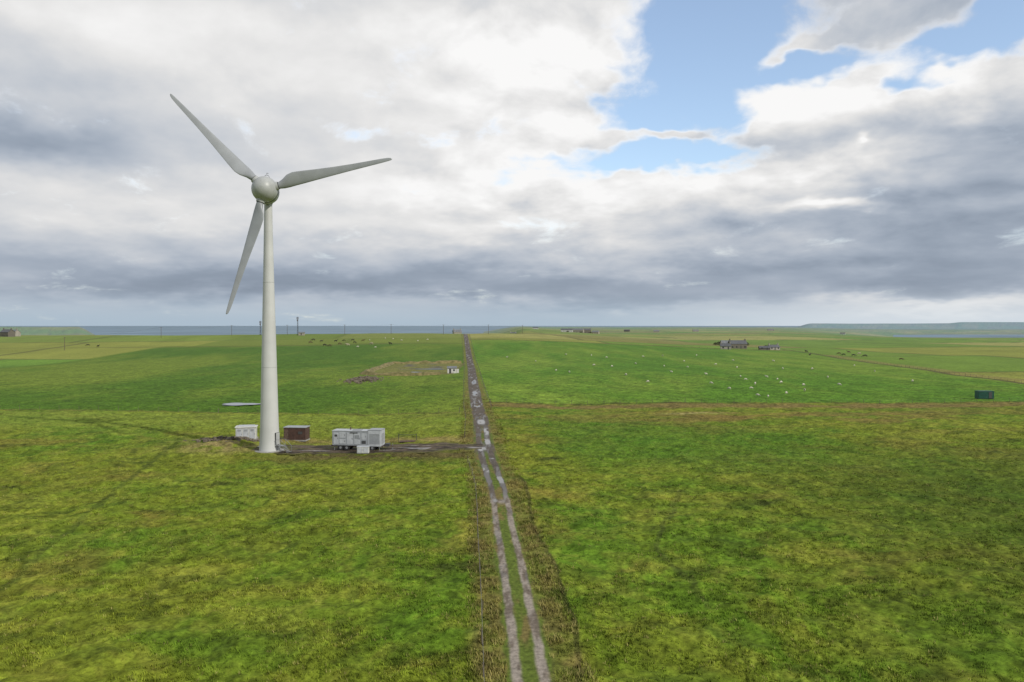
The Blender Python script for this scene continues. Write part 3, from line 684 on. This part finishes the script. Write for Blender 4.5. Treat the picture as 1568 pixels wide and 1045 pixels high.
AE=comb(az,el,0.0)
wv=VMA(wc,(10.0,6.0,0.0),(-5.0,-3.0,0.0))
n_=node('ShaderNodeVectorMath'); n_.operation='ADD'; L(AE,n_.inputs[0]); L(wv,n_.inputs[1]); WAE=n_.outputs[0]
def blobs(lst,start=0.0):
    acc=start
    for px,py,rx,ry,amp in lst:
        a0=math.degrees(math.atan((px-784)/F)); e0=math.degrees(math.atan((498-py)/math.hypot(F,px-784)))
        c=math.cos(math.radians(a0)); kx=21.3/(c*c)/rx; ky=21.3/c/ry
        v=VMA(WAE,(kx,ky,0.0),(-a0*kx,-e0*ky,0.0))
        d=node('ShaderNodeVectorMath'); d.operation='DOT_PRODUCT'; L(v,d.inputs[0]); L(v,d.inputs[1])
        acc=M('MULTIPLY_ADD',M('POWER',.36788,d.outputs['Value']),amp,acc)
    return acc
holes=blobs([(1060,70,80,110,1.2),(965,190,58,65,1.0),(1130,15,130,75,1.1),(1000,252,115,18,1.0),(1110,175,70,50,.8),
           (1490,72,140,26,1.5),(1375,126,85,16,1.2),(1230,96,90,24,1.1),(600,205,140,14,.42),(820,270,70,12,.55),
           (1545,10,60,24,1.1),(1120,235,80,14,.5),
           (1005,216,90,9,-.8),(1220,62,70,10,-.5),(1310,38,80,11,-.8),(1420,16,80,12,-.8),(1220,175,90,45,-.6),(870,120,50,90,-.5),(1450,112,60,9,-.5)])
nc=NOI(11,19,9,.62,(1,2,3),.25)
cov=M('ADD',M('SUBTRACT',1.0,holes),M('MULTIPLY',M('SUBTRACT',nc,.5),1.9))
alpha=SM(cov,.02,.84)
B=blobs([(840,110,200,180,.34),(150,20,400,90,.20),(480,110,280,110,.18),(20,225,300,40,-.22),(150,320,340,35,.12),
   (720,285,440,34,.28),(900,430,900,34,-.22),(850,454,500,16,-.06),(250,430,350,30,-.10),(1470,320,250,90,-.20),(1560,210,130,40,-.10),
   (1170,150,140,60,.32),(1420,130,200,40,.36),(1255,322,75,12,.40),(1305,238,14,9,.35),(1500,468,220,16,.26),(950,466,26,12,.14),(1240,255,120,20,.22),(600,345,400,20,.10)],.58)
n1=NOI(8.5,17,7,.52,(1,2,3),.2); n2=NOI(8.5,17,7,.52,(1.12,2.0,3.32),.2)
rel=M('MULTIPLY',M('SUBTRACT',n1,n2),1.1)
upm=M('MULTIPLY_ADD',SM(el,1.0,8.0),.65,.35)
puf=M('MULTIPLY_ADD',SM(az,-14.0,2.0),.65,.35)
rel=M('MULTIPLY',M('MULTIPLY',rel,upm),puf)
B2=M('MULTIPLY',B,M('ADD',1.0,rel)); B2=M('ADD',B2,M('MULTIPLY',M('SUBTRACT',NOI(3,13,4,.5,(9,3,1)),.5),.20))
edge=M('MULTIPLY',M('MULTIPLY',M('SUBTRACT',1.0,alpha),alpha),.8)
B2=M('MINIMUM',M('MAXIMUM',M('ADD',B2,edge),.27),.95)
tint=MIX(SM(B2,.26,.82),(.82,.98,1.22),(1.0,.995,.99))
def SC(c,f):
    n=node('ShaderNodeVectorMath'); n.operation='SCALE'; L(c,n.inputs[0])
    if isinstance(f,(int,float)): n.inputs['Scale'].default_value=f
    else: L(f,n.inputs['Scale'])
    return n.outputs[0]
cloud=SC(SC(tint,B2),10.0)
hz=M('SUBTRACT',1.0,SM(el,0.0,2.6)); hzc=MIX(SM(az,2.0,26.0),(3.9,5.0,6.0),(6.6,7.3,7.9))
cloud=MIX(M('MULTIPLY',hz,.8),cloud,hzc)
sky=node('ShaderNodeTexSky'); sky.sky_type='NISHITA'; sky.sun_disc=False; sky.sun_elevation=SE; sky.sun_rotation=SR; sky.air_density=1.0; sky.dust_density=.6; sky.ozone_density=1.2
skc=MIX(.10,SC(sky.outputs[0],1.95),(9.0,9.3,9.5))
fin=MIX(alpha,skc,cloud)
bg=node('ShaderNodeBackground'); bg.inputs['Strength'].default_value=.1; L(fin,bg.inputs['Color'])
wo=node('ShaderNodeOutputWorld'); L(bg.outputs[0],wo.inputs['Surface'])
# ------------------------------------------------------------------ sun
sd=bpy.data.lights.new('sun','SUN'); sd.energy=3.0; sd.angle=math.radians(1.5); sd.color=(1,.95,.86)
so=link(bpy.data.objects.new('sun',sd)); d=Vector((math.sin(SR)*math.cos(SE),math.cos(SR)*math.cos(SE),math.sin(SE)))
so.rotation_euler=d.to_track_quat('Z','Y').to_euler(); so.location=(0,0,80)
# ------------------------------------------------------------------ camera
cd=bpy.data.cameras.new('camera'); cd.lens=28; cd.sensor_width=36; cd.clip_start=.5; cd.clip_end=150000
co=link(bpy.data.objects.new('camera',cd)); co.location=(0,0,CAMH); co.rotation_euler=(math.radians(90-1.15),0,0); scene.camera=co
scene.view_settings.view_transform='Standard'; scene.view_settings.look='None'; scene.view_settings.exposure=0
